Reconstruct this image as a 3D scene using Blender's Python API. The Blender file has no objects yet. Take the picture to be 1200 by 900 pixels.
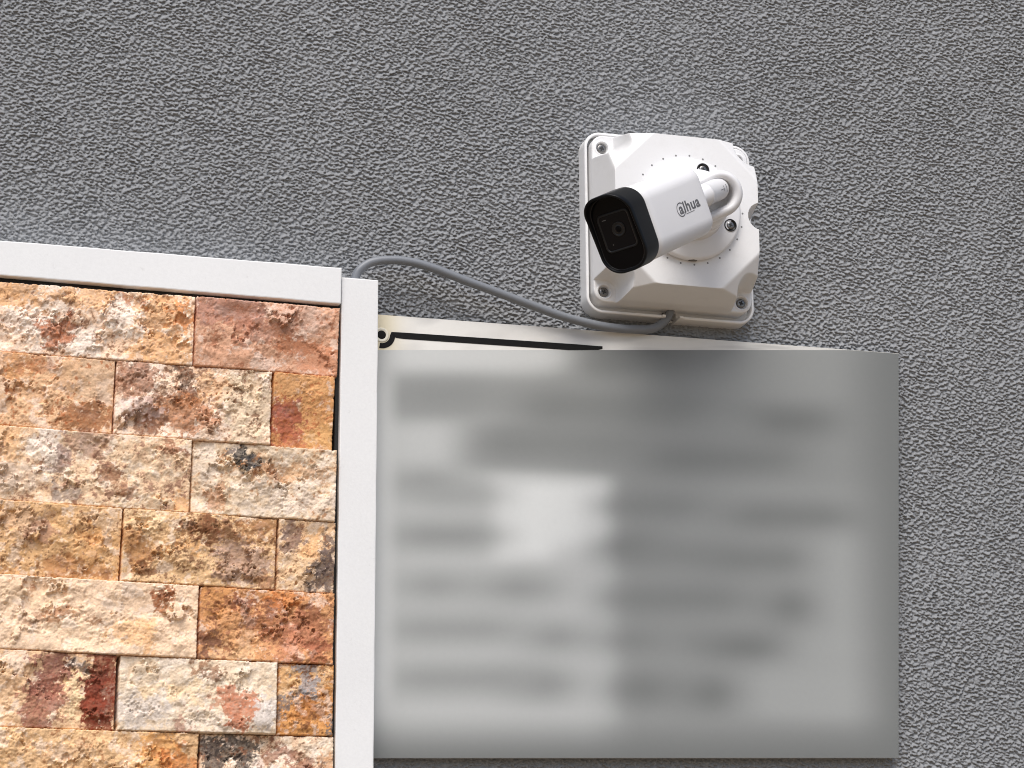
import bpy, bmesh, math, time
import numpy as np
from mathutils import Vector, Matrix
R = math.radians
MM = 0.001
C = bpy.context.scene.collection

# ------------------------------------------------------------------ camera, sky, sun, exposure
PSI, PHI, RHO, DIST = R(16.38), R(16.0), R(-0.41), 2.25
fw = Vector((math.sin(PSI)*math.cos(PHI), math.cos(PSI)*math.cos(PHI), math.sin(PHI)))
_r = fw.cross(Vector((0, 0, 1))).normalized(); _u = _r.cross(fw)
cr = math.cos(RHO)*_r + math.sin(RHO)*_u
cu = -math.sin(RHO)*_r + math.cos(RHO)*_u
cam_d = bpy.data.cameras.new('camera'); cam = bpy.data.objects.new('camera', cam_d); C.objects.link(cam)
M3 = Matrix((cr, cu, -fw)).transposed()
cam.matrix_world = Matrix.Translation(-DIST*fw) @ M3.to_4x4()
cam_d.sensor_width = 36.0; cam_d.lens = 36.0*3500.0/1200.0
cam_d.clip_start = 0.05; cam_d.clip_end = 2000
bpy.context.scene.camera = cam

SUN_EL, SUN_AZ = R(57), R(202)          # azimuth clockwise from +Y (north); the wall faces -Y
w = bpy.data.worlds.new('World'); bpy.context.scene.world = w; w.use_nodes = True
nt = w.node_tree; bg = nt.nodes['Background']
sky = nt.nodes.new('ShaderNodeTexSky'); sky.sky_type = 'NISHITA'; sky.sun_disc = False
sky.sun_elevation = SUN_EL; sky.sun_rotation = SUN_AZ
sky.dust_density = 2.8; sky.air_density = 1.0; sky.ozone_density = 1.0
nt.links.new(sky.outputs['Color'], bg.inputs['Color']); bg.inputs['Strength'].default_value = 0.09
sd = bpy.data.lights.new('sun', 'SUN'); sun = bpy.data.objects.new('sun', sd); C.objects.link(sun)
sd.energy = 1.9; sd.angle = R(40); sd.color = (1.0, 0.965, 0.925)
to_sun = Vector((math.sin(SUN_AZ)*math.cos(SUN_EL), math.cos(SUN_AZ)*math.cos(SUN_EL), math.sin(SUN_EL)))
sun.rotation_euler = to_sun.to_track_quat('Z', 'Y').to_euler()
vs = bpy.context.scene.view_settings
vs.view_transform = 'Standard'; vs.look = 'None'; vs.gamma = 1; vs.exposure = 0.71; vs.use_curve_mapping = False
cy = bpy.context.scene.cycles
cy.pixel_filter_type = 'BLACKMAN_HARRIS'; cy.filter_width = 1.0
cy.max_bounces = 8; cy.diffuse_bounces = 5

# ------------------------------------------------------------------ helpers
def lin(*c):
    c = np.array(c, float)/255.0
    return np.where(c <= 0.04045, c/12.92, ((c+0.055)/1.055)**2.4)

def tag(o, label=None, cat=None, group=None, kind=None):
    if label: o['label'] = label
    if cat: o['category'] = cat
    if group: o['group'] = group
    if kind: o['kind'] = kind
    return o

def empty(name, loc=(0, 0, 0)):
    o = bpy.data.objects.new(name, None); C.objects.link(o); o.location = loc
    o.empty_display_size = 0.02
    return o

def link(name, me, mat, parent=None, smooth=True):
    o = bpy.data.objects.new(name, me); C.objects.link(o)
    if mat: me.materials.append(mat)
    if smooth: me.polygons.foreach_set('use_smooth', np.ones(len(me.polygons), bool))
    if parent:
        o.parent = parent
        o.matrix_parent_inverse = Matrix.Translation(-parent.location) if parent.parent is None else Matrix.Identity(4)
    me.update()
    return o

def mesh_np(name, V, Q):
    """quads (n,4) or tris (n,3) + vertices in mm, as (u, v, d): right, up, out of the wall"""
    me = bpy.data.meshes.new(name)
    V = np.asarray(V, np.float32); Q = np.asarray(Q, np.int32)
    co = np.stack([V[:, 0], -V[:, 2], V[:, 1]], 1)*MM
    k = Q.shape[1]
    me.vertices.add(len(V)); me.vertices.foreach_set('co', co.ravel().astype(np.float32))
    me.loops.add(Q.size); me.loops.foreach_set('vertex_index', Q.ravel())
    me.polygons.add(len(Q))
    me.polygons.foreach_set('loop_start', np.arange(0, Q.size, k, dtype=np.int32))
    me.update(calc_edges=True)
    return me

def mesh_py(name, V, F):
    me = bpy.data.meshes.new(name)
    me.from_pydata([(v[0]*MM, -v[2]*MM, v[1]*MM) for v in V], [], F); me.update()
    bm = bmesh.new(); bm.from_mesh(me); bmesh.ops.recalc_face_normals(bm, faces=bm.faces); bm.to_mesh(me); bm.free()
    return me

def fftnoise(ny, nx, step, lam, bw=0.45, aniso=1.0, seed=0, ang=0.0):
    """band-limited noise: wavelength lam (mm); aniso>1 stretches it along u"""
    rng = np.random.default_rng(seed)
    n = rng.standard_normal((ny, nx)).astype(np.float32)
    ky = np.fft.fftfreq(ny, step)[:, None]; kx = np.fft.rfftfreq(nx, step)[None, :]
    a, b = math.cos(ang), math.sin(ang)
    k = np.sqrt(((kx*a+ky*b)*aniso)**2 + (ky*a-kx*b)**2)+1e-9
    f = np.exp(-0.5*(np.log(k*lam)/bw)**2)
    g = np.fft.irfft2(np.fft.rfft2(n)*f, s=(ny, nx))
    return (g/g.std()).astype(np.float32)

def lownoise(ny, nx, step, lam, beta=1.6, seed=0):
    rng = np.random.default_rng(seed)
    n = rng.standard_normal((ny, nx)).astype(np.float32)
    ky = np.fft.fftfreq(ny, step)[:, None]; kx = np.fft.rfftfreq(nx, step)[None, :]
    k = np.sqrt(kx**2+ky**2)
    f = 1/(k**2+(1/lam)**2)**(beta/2)
    f[0, 0] = 0
    g = np.fft.irfft2(np.fft.rfft2(n)*f, s=(ny, nx))
    return (g/g.std()).astype(np.float32)

def sstep(a, b, x):
    t = np.clip((x-a)/(b-a), 0, 1); return t*t*(3-2*t)

def grid_faces(keep):
    """keep: (ny-1,nx-1) bool"""
    ny, nx = keep.shape[0]+1, keep.shape[1]+1
    j, i = np.nonzero(keep)
    a = j*nx+i
    return np.stack([a, a+1, a+nx+1, a+nx], 1)

def compact(V, Q):
    used = np.zeros(len(V), bool); used[Q.ravel()] = True
    m = np.cumsum(used)-1
    return V[used], m[Q], used

def smin(a, b, k):
    h = np.clip(0.5+0.5*(b-a)/k, 0, 1)
    return b*(1-h)+a*h - k*h*(1-h)

def sd_rr(x, y, hx, hy, r):
    qx = np.abs(x)-hx+r; qy = np.abs(y)-hy+r
    return np.hypot(np.maximum(qx, 0), np.maximum(qy, 0))+np.minimum(np.maximum(qx, qy), 0)-r

def rr_ring(a, b, r, n=8):
    p = []
    for cx, cy_, t0 in ((a-r, b-r, 0), (-a+r, b-r, 90), (-a+r, -b+r, 180), (a-r, -b+r, 270)):
        for i in range(n+1):
            t = R(t0+90*i/n); p.append((cx+r*math.cos(t), cy_+r*math.sin(t)))
    return p

def loft(rings, cap0=True, cap1=True):
    n = len(rings[0]); V = [p for r_ in rings for p in r_]; F = []
    for k in range(len(rings)-1):
        for i in range(n):
            a, b = k*n+i, k*n+(i+1) % n
            F.append((a, b, b+n, a+n))
    if cap0: F.append(tuple(range(n))[::-1])
    if cap1: F.append(tuple((len(rings)-1)*n+i for i in range(n)))
    return V, F

def lathe(c, ax, prof, n=40, up=None):
    """c centre, ax axis, (u,v,d) mm vectors; prof = [(radius, height)]"""
    ax = Vector(ax).normalized(); x = ax.orthogonal().normalized(); y = ax.cross(x)
    rings = []
    for r_, h in prof:
        rings.append([tuple(Vector(c)+ax*h+(x*math.cos(2*math.pi*i/n)+y*math.sin(2*math.pi*i/n))*max(r_, 0.01)) for i in range(n)])
    return loft(rings)

def bevel_box(name, u0, u1, v0, v1, d0, d1, bev, mat, parent=None, seg=2, quad=None):
    q = quad or [(u0, v0), (u1, v0), (u1, v1), (u0, v1)]
    V = [(x, y, d0) for x, y in q]+[(x, y, d1) for x, y in q]
    F = [(0, 1, 2, 3), (4, 5, 6, 7), (0, 1, 5, 4), (1, 2, 6, 5), (2, 3, 7, 6), (3, 0, 4, 7)]
    me = mesh_py(name, V, F)
    bm = bmesh.new(); bm.from_mesh(me)
    bmesh.ops.bevel(bm, geom=bm.edges[:], offset=bev*MM, segments=seg, affect='EDGES', profile=0.6)
    bm.to_mesh(me); bm.free()
    return link(name, me, mat, parent, smooth=False)

# ------------------------------------------------------------------ materials
def new_mat(name):
    m = bpy.data.materials.new(name); m.use_nodes = True
    return m, m.node_tree, m.node_tree.nodes['Principled BSDF']

def nd(t, typ, **kw):
    n = t.nodes.new(typ)
    for k, v in kw.items(): setattr(n, k, v)
    return n

def noise(t, scale, detail=4, rough=0.6, coord=None):
    n = nd(t, 'ShaderNodeTexNoise'); n.inputs['Scale'].default_value = scale
    n.inputs['Detail'].default_value = detail; n.inputs['Roughness'].default_value = rough
    if coord: t.links.new(coord, n.inputs['Vector'])
    return n

def speckled(name, col, rough, amt=0.06, scale=900, bump=0.00005, bscale=1500, spec=0.5, soft=12, dirt=None):
    """plain coating: base colour with faint mottling and grain relief"""
    m, t, p = new_mat(name)
    tc = nd(t, 'ShaderNodeTexCoord')
    n1 = noise(t, scale, 3, 0.6, tc.outputs['Object']); n2 = noise(t, soft, 3, 0.5, tc.outputs['Object'])
    ad = nd(t, 'ShaderNodeMath', operation='ADD'); t.links.new(n1.outputs['Fac'], ad.inputs[0]); t.links.new(n2.outputs['Fac'], ad.inputs[1])
    mr = nd(t, 'ShaderNodeMapRange'); mr.inputs['From Min'].default_value = 0.6; mr.inputs['From Max'].default_value = 1.4
    mr.inputs['To Min'].default_value = 1-amt; mr.inputs['To Max'].default_value = 1+amt
    t.links.new(ad.outputs[0], mr.inputs['Value'])
    mx = nd(t, 'ShaderNodeMix', data_type='RGBA', blend_type='MULTIPLY'); mx.inputs['Factor'].default_value = 1
    mx.inputs[6].default_value = (*col, 1); t.links.new(mr.outputs[0], mx.inputs[7])
    out = mx.outputs[2]
    if dirt is not None:
        n3 = noise(t, dirt[1], 6, 0.7, tc.outputs['Object'])
        r3 = nd(t, 'ShaderNodeMapRange'); r3.inputs['From Min'].default_value = dirt[2]; r3.inputs['From Max'].default_value = dirt[2]+dirt[3]
        r3.inputs['To Max'].default_value = dirt[4]
        t.links.new(n3.outputs['Fac'], r3.inputs['Value'])
        m2 = nd(t, 'ShaderNodeMix', data_type='RGBA'); t.links.new(r3.outputs[0], m2.inputs['Factor'])
        t.links.new(out, m2.inputs[6]); m2.inputs[7].default_value = (*dirt[0], 1); out = m2.outputs[2]
    t.links.new(out, p.inputs['Base Color'])
    p.inputs['Roughness'].default_value = rough; p.inputs['Specular IOR Level'].default_value = spec
    if bump:
        nb = noise(t, bscale, 2, 0.6, tc.outputs['Object'])
        b = nd(t, 'ShaderNodeBump'); b.inputs['Strength'].default_value = 1; b.inputs['Distance'].default_value = bump
        t.links.new(nb.outputs['Fac'], b.inputs['Height']); t.links.new(b.outputs[0], p.inputs['Normal'])
    return m

def attr_mat(name, rough, spec=0.3, grain=0.12, gscale=700, bump=0.00025, bscale=900):
    """colour from the surface's own 'tint' attribute with procedural grain on top"""
    m, t, p = new_mat(name)
    tc = nd(t, 'ShaderNodeTexCoord'); at = nd(t, 'ShaderNodeAttribute', attribute_name='tint')
    n1 = noise(t, gscale, 4, 0.65, tc.outputs['Object'])
    mr = nd(t, 'ShaderNodeMapRange'); mr.inputs['From Min'].default_value = 0.3; mr.inputs['From Max'].default_value = 0.7
    mr.inputs['To Min'].default_value = 1-grain; mr.inputs['To Max'].default_value = 1+grain
    t.links.new(n1.outputs['Fac'], mr.inputs['Value'])
    mx = nd(t, 'ShaderNodeMix', data_type='RGBA', blend_type='MULTIPLY'); mx.inputs['Factor'].default_value = 1
    t.links.new(at.outputs['Color'], mx.inputs[6]); t.links.new(mr.outputs[0], mx.inputs[7])
    t.links.new(mx.outputs[2], p.inputs['Base Color'])
    p.inputs['Roughness'].default_value = rough; p.inputs['Specular IOR Level'].default_value = spec
    if bump:
        nb = noise(t, bscale, 3, 0.6, tc.outputs['Object'])
        b = nd(t, 'ShaderNodeBump'); b.inputs['Strength'].default_value = 1; b.inputs['Distance'].default_value = bump
        t.links.new(nb.outputs['Fac'], b.inputs['Height']); t.links.new(b.outputs[0], p.inputs['Normal'])
    return m

M_wall = speckled('grey_render', (0.272, 0.281, 0.292), 0.9, amt=0.10, scale=420, bump=0.00018, bscale=900, spec=0.2, soft=6)
M_stone = attr_mat('split_stone', 0.85, 0.25)
M_trim = speckled('white_trim_paint', (0.75, 0.757, 0.757), 0.55, amt=0.05, scale=500, bump=0.00006, bscale=700, soft=10,
                  dirt=((0.40, 0.385, 0.365), 120, 0.64, 0.12, 0.32))
M_plastic = speckled('white_plastic', (0.755, 0.755, 0.755), 0.42, amt=0.02, bump=0.00001, bscale=1500, soft=20,
                  dirt=((0.42, 0.39, 0.34), 45, 0.52, 0.25, 0.16))
M_plastic2 = speckled('white_enamel', (0.75, 0.75, 0.76), 0.33, amt=0.01, bump=0.000008, bscale=1800, soft=20)
M_black = speckled('black_plastic', (0.0045, 0.005, 0.006), 0.30, amt=0.1, bump=0.00001, bscale=2500, spec=0.16)
M_glass = speckled('black_glass', (0.003, 0.003, 0.004), 0.08, amt=0.05, bump=0, spec=0.10)
M_lens = speckled('dark_lens', (0.004, 0.004, 0.006), 0.12, amt=0.05, bump=0, spec=0.16)
M_edge = speckled('dark_grey_rim', (0.012, 0.012, 0.013), 0.3, amt=0.05, bump=0, spec=0.3)
M_cable = speckled('grey_cable_sheath', (0.175, 0.188, 0.208), 0.45, amt=0.05, scale=300, bump=0.00003, bscale=600)
M_logo = speckled('grey_print', (0.12, 0.12, 0.125), 0.5, amt=0.03, bump=0)
M_blackprint = speckled('black_print', (0.005, 0.005, 0.005), 0.7, spec=0.2, amt=0.2, scale=200, bump=0)
M_hole = speckled('dark_hole', (0.02, 0.02, 0.02), 0.7, bump=0)
M_slot = speckled('shaded_brass', (0.10, 0.085, 0.065), 0.5, bump=0)
M_mark = speckled('grey_pinhole', (0.20, 0.20, 0.20), 0.8, bump=0)
m, t, p = new_mat('steel_screw')
tc = nd(t, 'ShaderNodeTexCoord'); n_ = noise(t, 600, 3, 0.6, tc.outputs['Object'])
cr_ = nd(t, 'ShaderNodeValToRGB'); cr_.color_ramp.elements[0].color = (0.10, 0.10, 0.10, 1); cr_.color_ramp.elements[1].color = (0.32, 0.31, 0.30, 1)
t.links.new(n_.outputs['Fac'], cr_.inputs['Fac']); t.links.new(cr_.outputs[0], p.inputs['Base Color'])
p.inputs['Metallic'].default_value = 0.9; p.inputs['Roughness'].default_value = 0.35
M_screw = m
M_sign = attr_mat('sign_print', 0.5, 0.4, grain=0.015, gscale=250, bump=0.00001, bscale=300)
M_ground = speckled('sandy_paving', (0.255, 0.20, 0.14), 0.9, amt=0.15, scale=40, bump=0.002, bscale=60, spec=0.2, soft=1.2)

# ------------------------------------------------------------------ ground
GZ = -2250.0
me = mesh_py('ground', [(-3e5, GZ, -400), (3e5, GZ, -400), (3e5, GZ, 6e5), (-3e5, GZ, 6e5)], [(0, 1, 2, 3)])
tag(link('ground', me, M_ground, smooth=False), kind='structure')

# ------------------------------------------------------------------ rendered wall: real relief in the part in view
ST = 0.68
us = np.arange(-455, 505, ST); vsx = np.arange(-365, 424, ST)
nx, ny = len(us), len(vsx)
a1 = fftnoise(ny, nx, ST, 5.2, 0.60, 1.5, 1, 0.05)
a2 = fftnoise(ny, nx, ST, 3.1, 0.42, 1.7, 2, -0.10)
a3 = fftnoise(ny, nx, ST, 1.9, 0.30, 1.5, 3)
a4 = fftnoise(ny, nx, ST, 5.0, 0.35, 1.2, 5, 0.5)
big = lownoise(ny, nx, ST, 60, 2.0, 4)
ridge = 1-np.minimum(np.abs(a4), 1.2)/1.2
h = 0.62*a1+0.50*(ridge-0.5)+0.64*a2+0.40*a3
h = np.tanh(h/1.5)*1.5*(1.0+0.05*big)
h = h*0.86 + 0.06*big
U, Vv = np.meshgrid(us, vsx)
U = U+0.12*a2; Vv = Vv-0.68*h                     # trowelled downwards: each lump hangs over a little
h = h-1.2
keep = np.ones((ny-1, nx-1), bool)
uc = (us[:-1]+us[1:])/2; vc = (vsx[:-1]+vsx[1:])/2
UU, VV = np.meshgrid(uc, vc)
keep &= ~((UU < -118) & (VV < 50))                      # behind the stone cladding
keep &= ~((UU > -95) & (UU < 290) & (VV < 30) & (VV > -262))   # behind the sign
keep &= ~((UU > 75) & (UU < 172) & (VV > 75) & (VV < 185))      # behind the junction box
Vt = np.stack([U.ravel(), Vv.ravel(), h.ravel()], 1)
Q = grid_faces(keep); Vt, Q, _ = compact(Vt, Q)
n0 = len(Vt)
b = -2.6                                                # masonry body right behind the coat, running on past the frame
bx = np.array([(-6000, GZ-200, b), (6000, GZ-200, b), (6000, 3500, b), (-6000, 3500, b),
               (-6000, GZ-200, -250), (6000, GZ-200, -250), (6000, 3500, -250), (-6000, 3500, -250)])
bq = np.array([(0, 1, 2, 3), (5, 4, 7, 6), (4, 0, 3, 7), (1, 5, 6, 2), (3, 2, 6, 7), (4, 5, 1, 0)])+n0
wall = link('wall', mesh_np('wall', np.vstack([Vt, bx]), np.vstack([Q, bq])), M_wall, smooth=False)
tag(wall, 'grey textured plaster wall behind the camera, sign and stone cladding', 'wall')

# ------------------------------------------------------------------ stone cladding
clad = tag(empty('stone_cladding', (-0.27, -0.0, -0.34)),
           'rough split-face tan and rust stone cladding inside the white trim', 'stone cladding')
CREAM = (226, 204, 178); TAN = (213, 174, 132); GOLD = (208, 158, 98); RUST = (168, 98, 52); PINK = (198, 154, 122)
BROWN = (112, 70, 42); MAUVE = (140, 88, 72); WHITE = (222, 212, 196); GREYP = (112, 96, 92); DARK = (52, 46, 44)
REDB = (118, 50, 28); BLUE = (142, 144, 146); OCHRE = (186, 132, 74); ORANGE = (200, 120, 48)
def col(c): return lin(*c)

NS = 520
_bank = dict(low=lownoise(NS, NS, 0.62, 45, 2.1, 11), mid=lownoise(NS, NS, 0.62, 14, 1.9, 12), fine=fftnoise(NS, NS, 0.62, 2.4, 0.45, 1.3, 13),
             med=fftnoise(NS, NS, 0.62, 9, 0.4, 1.25, 14), c1=lownoise(NS, NS, 0.62, 22, 1.7, 15), c2=lownoise(NS, NS, 0.62, 9, 1.5, 16),
             c3=lownoise(NS, NS, 0.62, 4, 1.3, 17), w1=lownoise(NS, NS, 0.62, 16, 1.8, 18), w2=lownoise(NS, NS, 0.62, 16, 1.8, 19),
             cr=fftnoise(NS, NS, 0.62, 13, 0.5, 1.1, 20), chip=lownoise(NS, NS, 0.62, 8, 1.6, 21))

def stone(corners, seed, base, alt, alt_amt, speck, speck_amt, patches, proud=0.0, rough=1.0):
    """corners TL,TR,BR,BL in mm on the cladding face; patches = (s, t, rs, rt, colour, strength)"""
    rng = np.random.default_rng(seed)
    (x0, y0), (x1, y1), (x2, y2), (x3, y3) = corners
    W = ((x1-x0)+(x2-x3))/2; H = ((y0-y3)+(y1-y2))/2
    nx = max(int(W/0.62), 6); ny = max(int(H/0.62), 6)
    s, t = np.meshgrid(np.linspace(0, 1, nx), np.linspace(0, 1, ny))        # t=0 at the bottom
    oy, ox = rng.integers(0, NS-ny), rng.integers(0, NS-nx)
    B = {k: v[oy:oy+ny, ox:ox+nx] for k, v in _bank.items()}
    if rng.random() < 0.5: B = {k: v[:, ::-1] for k, v in B.items()}
    es = np.minimum(s, 1-s)*W; et = np.minimum(t, 1-t)*H; e = np.minimum(es, et)
    # split face: broad hollows, conchoidal steps, grit
    step = np.abs(B['cr'])
    low = B['low']-B['low'].mean(); tilt = rng.normal(0, 1.2)*(t-0.5)+rng.normal(0, 1.2)*(s-0.5)
    gate = 0.22+0.78*sstep(-0.7, 0.7, B['w1'])
    # broken facets: every cell its own tilted plane, with ragged outlines and small steps between them
    cell = rng.uniform(17, 34); K = max(3, int(W*H/cell**2*1.3))
    px_ = rng.uniform(-0.05, 1.05, K)*W; py_ = rng.uniform(-0.05, 1.05, K)*H
    wx = s*W+3.4*B['w2']+1.5*B['c2']; wy = t*H+3.4*B['w1']+1.2*B['c3']
    dd = np.hypot(wx[None]-px_[:, None, None], (wy[None]-py_[:, None, None])*1.25)
    wgt = np.exp(-np.clip((dd-dd.min(0))/0.8, 0, 30)); wgt /= wgt.sum(0)
    hp = rng.normal(0, 0.75, K)[:, None, None]+rng.normal(0, 0.085, K)[:, None, None]*(s*W-px_[:, None, None])+rng.normal(0, 0.13, K)[:, None, None]*(t*H-py_[:, None, None])
    facet = (wgt*hp).sum(0); ftone = (wgt*rng.normal(0, 1, K)[:, None, None]).sum(0)
    hgt = 1.1*low+facet+(0.48*B['mid']-0.75*np.exp(-(step/0.09)**2)+0.10*np.tanh(3.5*B['chip'])+0.05*B['med'])*gate+0.115*B['fine']*(0.45+0.55*gate)
    hgt = np.tanh(hgt/6)*5.1*rough
    hgt = hgt*(0.35+0.65*sstep(0, 9, e)) + tilt*2
    hgt -= 0.45*(1-sstep(0, 0.6, e))+0.4*(1-sstep(0, 5, e))*np.maximum(B['chip'], -0.4)
    d = 28.5+proud+hgt
    # wandering outline, only a little
    gx = (1-s)*(1-t)*x3+s*(1-t)*x2+s*t*x1+(1-s)*t*x0
    gy = (1-s)*(1-t)*y3+s*(1-t)*y2+s*t*y1+(1-s)*t*y0
    wob = 0.16*B['chip']*np.exp(-e/2.5)
    gx = gx+np.where(s < 0.5, 1, -1)*np.abs(wob)*np.exp(-es/2.0); gy = gy+np.where(t < 0.5, 1, -1)*np.abs(wob)*np.exp(-et/2.0)
    # mineral colour
    def mix(c, f, k): return c*(1-f[..., None])+col(k)*f[..., None]
    c = np.ones((ny, nx, 3))*col(base)
    c = mix(c, np.clip(sstep(-0.5, 1.3, B['c1']+0.45*B['c2'])*alt_amt, 0, 1), alt)
    c = mix(c, 0.45*sstep(0.2, 1.2, -B['c1']+0.3*B['c3']), WHITE)
    ws, wt = s+B['w1']*3.4/W, t+B['w2']*3.4/H
    for ps, pt, rs, rt, kc, st in patches:
        q = ((ws-ps)/rs)**2+((wt-(1-pt))/rt)**2
        f = sstep(1.15, 0.85, q+0.24*B['c2']+0.17*B['c3'])*st
        c = mix(c, f*(0.86+0.14*np.tanh(B['c3'])), kc)
    if speck_amt > 0:
        f = sstep(1.55-speck_amt, 2.15-speck_amt, B['c2']*0.9+B['c3']*0.35+0.6*B['c1'])
        c = mix(c, f*0.75, speck)
    c = c*(1+0.035*ftone)[..., None]
    c = c*(1+0.08*np.tanh(B['c3'])+0.03*B['fine'].clip(-2, 2))[..., None]
    lum = c.mean(-1, keepdims=True); c = (lum+(c-lum)*0.93)*(1.14+rng.normal(0, 0.02))*np.array([1.035, 0.975, 0.985])
    # faces: front sheet, four sides back to the adhesive bed
    Vt = np.stack([gx.ravel(), gy.ravel(), d.ravel()], 1); Q = grid_faces(np.ones((ny-1, nx-1), bool))
    ring = np.concatenate([np.arange(nx), np.arange(1, ny)*nx+nx-1, (ny-1)*nx+np.arange(nx-2, -1, -1), np.arange(ny-2, 0, -1)*nx])
    back = Vt[ring].copy(); back[:, 2] = 3.0
    nb = len(Vt); m_ = len(ring); k_ = np.arange(m_); k2 = (k_+1) % m_
    sideq = np.stack([ring[k_], nb+k_, nb+k2, ring[k2]], 1)
    me = mesh_np('stone', np.vstack([Vt, back]), np.vstack([Q, sideq]))
    cc = np.vstack([c.reshape(-1, 3), c.reshape(-1, 3)[ring]]).clip(0.003, 0.95)
    at = me.color_attributes.new('tint', 'FLOAT_COLOR', 'POINT')
    at.data.foreach_set('color', np.hstack([cc, np.ones((len(cc), 1))]).astype(np.float32).ravel())
    o = link('stone', me, M_stone, clad)
    return o

# row joints: v at u=-388 and at u=-141, from the top row down
ROWS = [(39.6, 39.2), (-12.3, -12.9), (-66.0, -68.9), (-120.2, -122.2), (-173.0, -174.2), (-225.8, -226.1), (-280.0, -277.4), (-333.8, -328.6), (-387, -382)]
def vrow(k, u): a_, b_ = ROWS[k]; return a_+(b_-a_)*(u+388)/247.0
END = -141.6
S = {}
def place(row, uL, uR, *a, lean=0.8, **k):
    g = 0.22
    top, bot = row, row+1
    uLt, uLb = uL+lean/2, uL-lean/2; uRt, uRb = uR+lean/2, uR-lean/2
    cs = [(uLt+g, vrow(top, uLt)-g), (uRt-g, vrow(top, uRt)-g), (uRb-g, vrow(bot, uRb)+g), (uLb+g, vrow(bot, uLb)+g)]
    return stone(cs, *a, **k)

# row 1
place(0, -412, -248, 101, CREAM, TAN, 0.55, BROWN, 0.15, [
    (0.16, 0.12, 0.16, 0.22, GOLD, 0.8), (0.55, 0.14, 0.20, 0.20, GOLD, 0.75), (0.28, 0.50, 0.16, 0.24, WHITE, 0.8), (0.45, 0.75, 0.16, 0.22, WHITE, 0.75),
    (0.40, 0.66, 0.085, 0.22, RUST, 0.95), (0.69, 0.35, 0.09, 0.28, WHITE, 0.9), (0.88, 0.30, 0.14, 0.32, GOLD, 0.75), (0.86, 0.80, 0.13, 0.22, GOLD, 0.85), (0.95, 0.3, 0.05, 0.2, ORANGE, 0.7), (0.70, 0.10, 0.05, 0.1, RUST, 0.7)], proud=0.8, rough=1.15)
place(0, -247.4, -140.6, 102, PINK, (204, 164, 132), 0.7, (160, 104, 72), 0.35, [
    (0.22, 0.18, 0.26, 0.26, (158, 112, 96), 0.75), (0.72, 0.18, 0.22, 0.22, (204, 172, 150), 0.75), (0.45, 0.42, 0.28, 0.2, (164, 110, 82), 0.75), (0.75, 0.62, 0.16, 0.12, RUST, 0.7), (0.18, 0.88, 0.2, 0.2, (206, 160, 126), 0.7), (0.9, 0.85, 0.15, 0.2, (190, 124, 84), 0.6)], proud=2.2, rough=0.8)
# row 2
place(1, -420, -304.2, 103, TAN, (212, 178, 134), 0.6, RUST, 0.1, [
    (0.38, 0.15, 0.14, 0.26, OCHRE, 0.75), (0.53, 0.16, 0.1, 0.14, (160, 100, 62), 0.6), (0.82, 0.80, 0.18, 0.20, (146, 92, 50), 0.9), (0.9, 0.3, 0.14, 0.3, (206, 180, 148), 0.6), (0.15, 0.3, 0.2, 0.4, CREAM, 0.5)], rough=0.8)
place(1, -303.6, -190.2, 104, CREAM, TAN, 0.5, BROWN, 0.5, [
    (0.13, 0.22, 0.14, 0.28, (146, 96, 66), 0.85), (0.42, 0.12, 0.07, 0.12, (84, 60, 46), 0.9), (0.45, 0.42, 0.10, 0.16, (110, 70, 44), 0.9), (0.40, 0.72, 0.24, 0.26, (168, 108, 60), 0.85), (0.22, 0.80, 0.10, 0.16, (96, 62, 44), 0.8), (0.15, 0.6, 0.12, 0.14, (200, 180, 172), 0.6), (0.62, 0.25, 0.12, 0.25, GOLD, 0.6), (0.84, 0.5, 0.17, 0.55, (208, 190, 158), 0.95), (0.28, 0.42, 0.06, 0.1, BROWN, 0.8)], rough=1.15, proud=1.0)
place(1, -189.0, -143.3, 105, (196, 144, 88), (206, 160, 104), 0.7, RUST, 0.2, [
    (0.22, 0.60, 0.26, 0.28, (146, 70, 54), 0.9), (0.3, 0.85, 0.3, 0.2, (170, 100, 70), 0.7), (0.3, 0.1, 0.4, 0.16, (190, 146, 96), 0.7), (0.85, 0.8, 0.2, 0.2, (200, 160, 100), 0.7)], proud=-1.0, rough=0.7)
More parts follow.
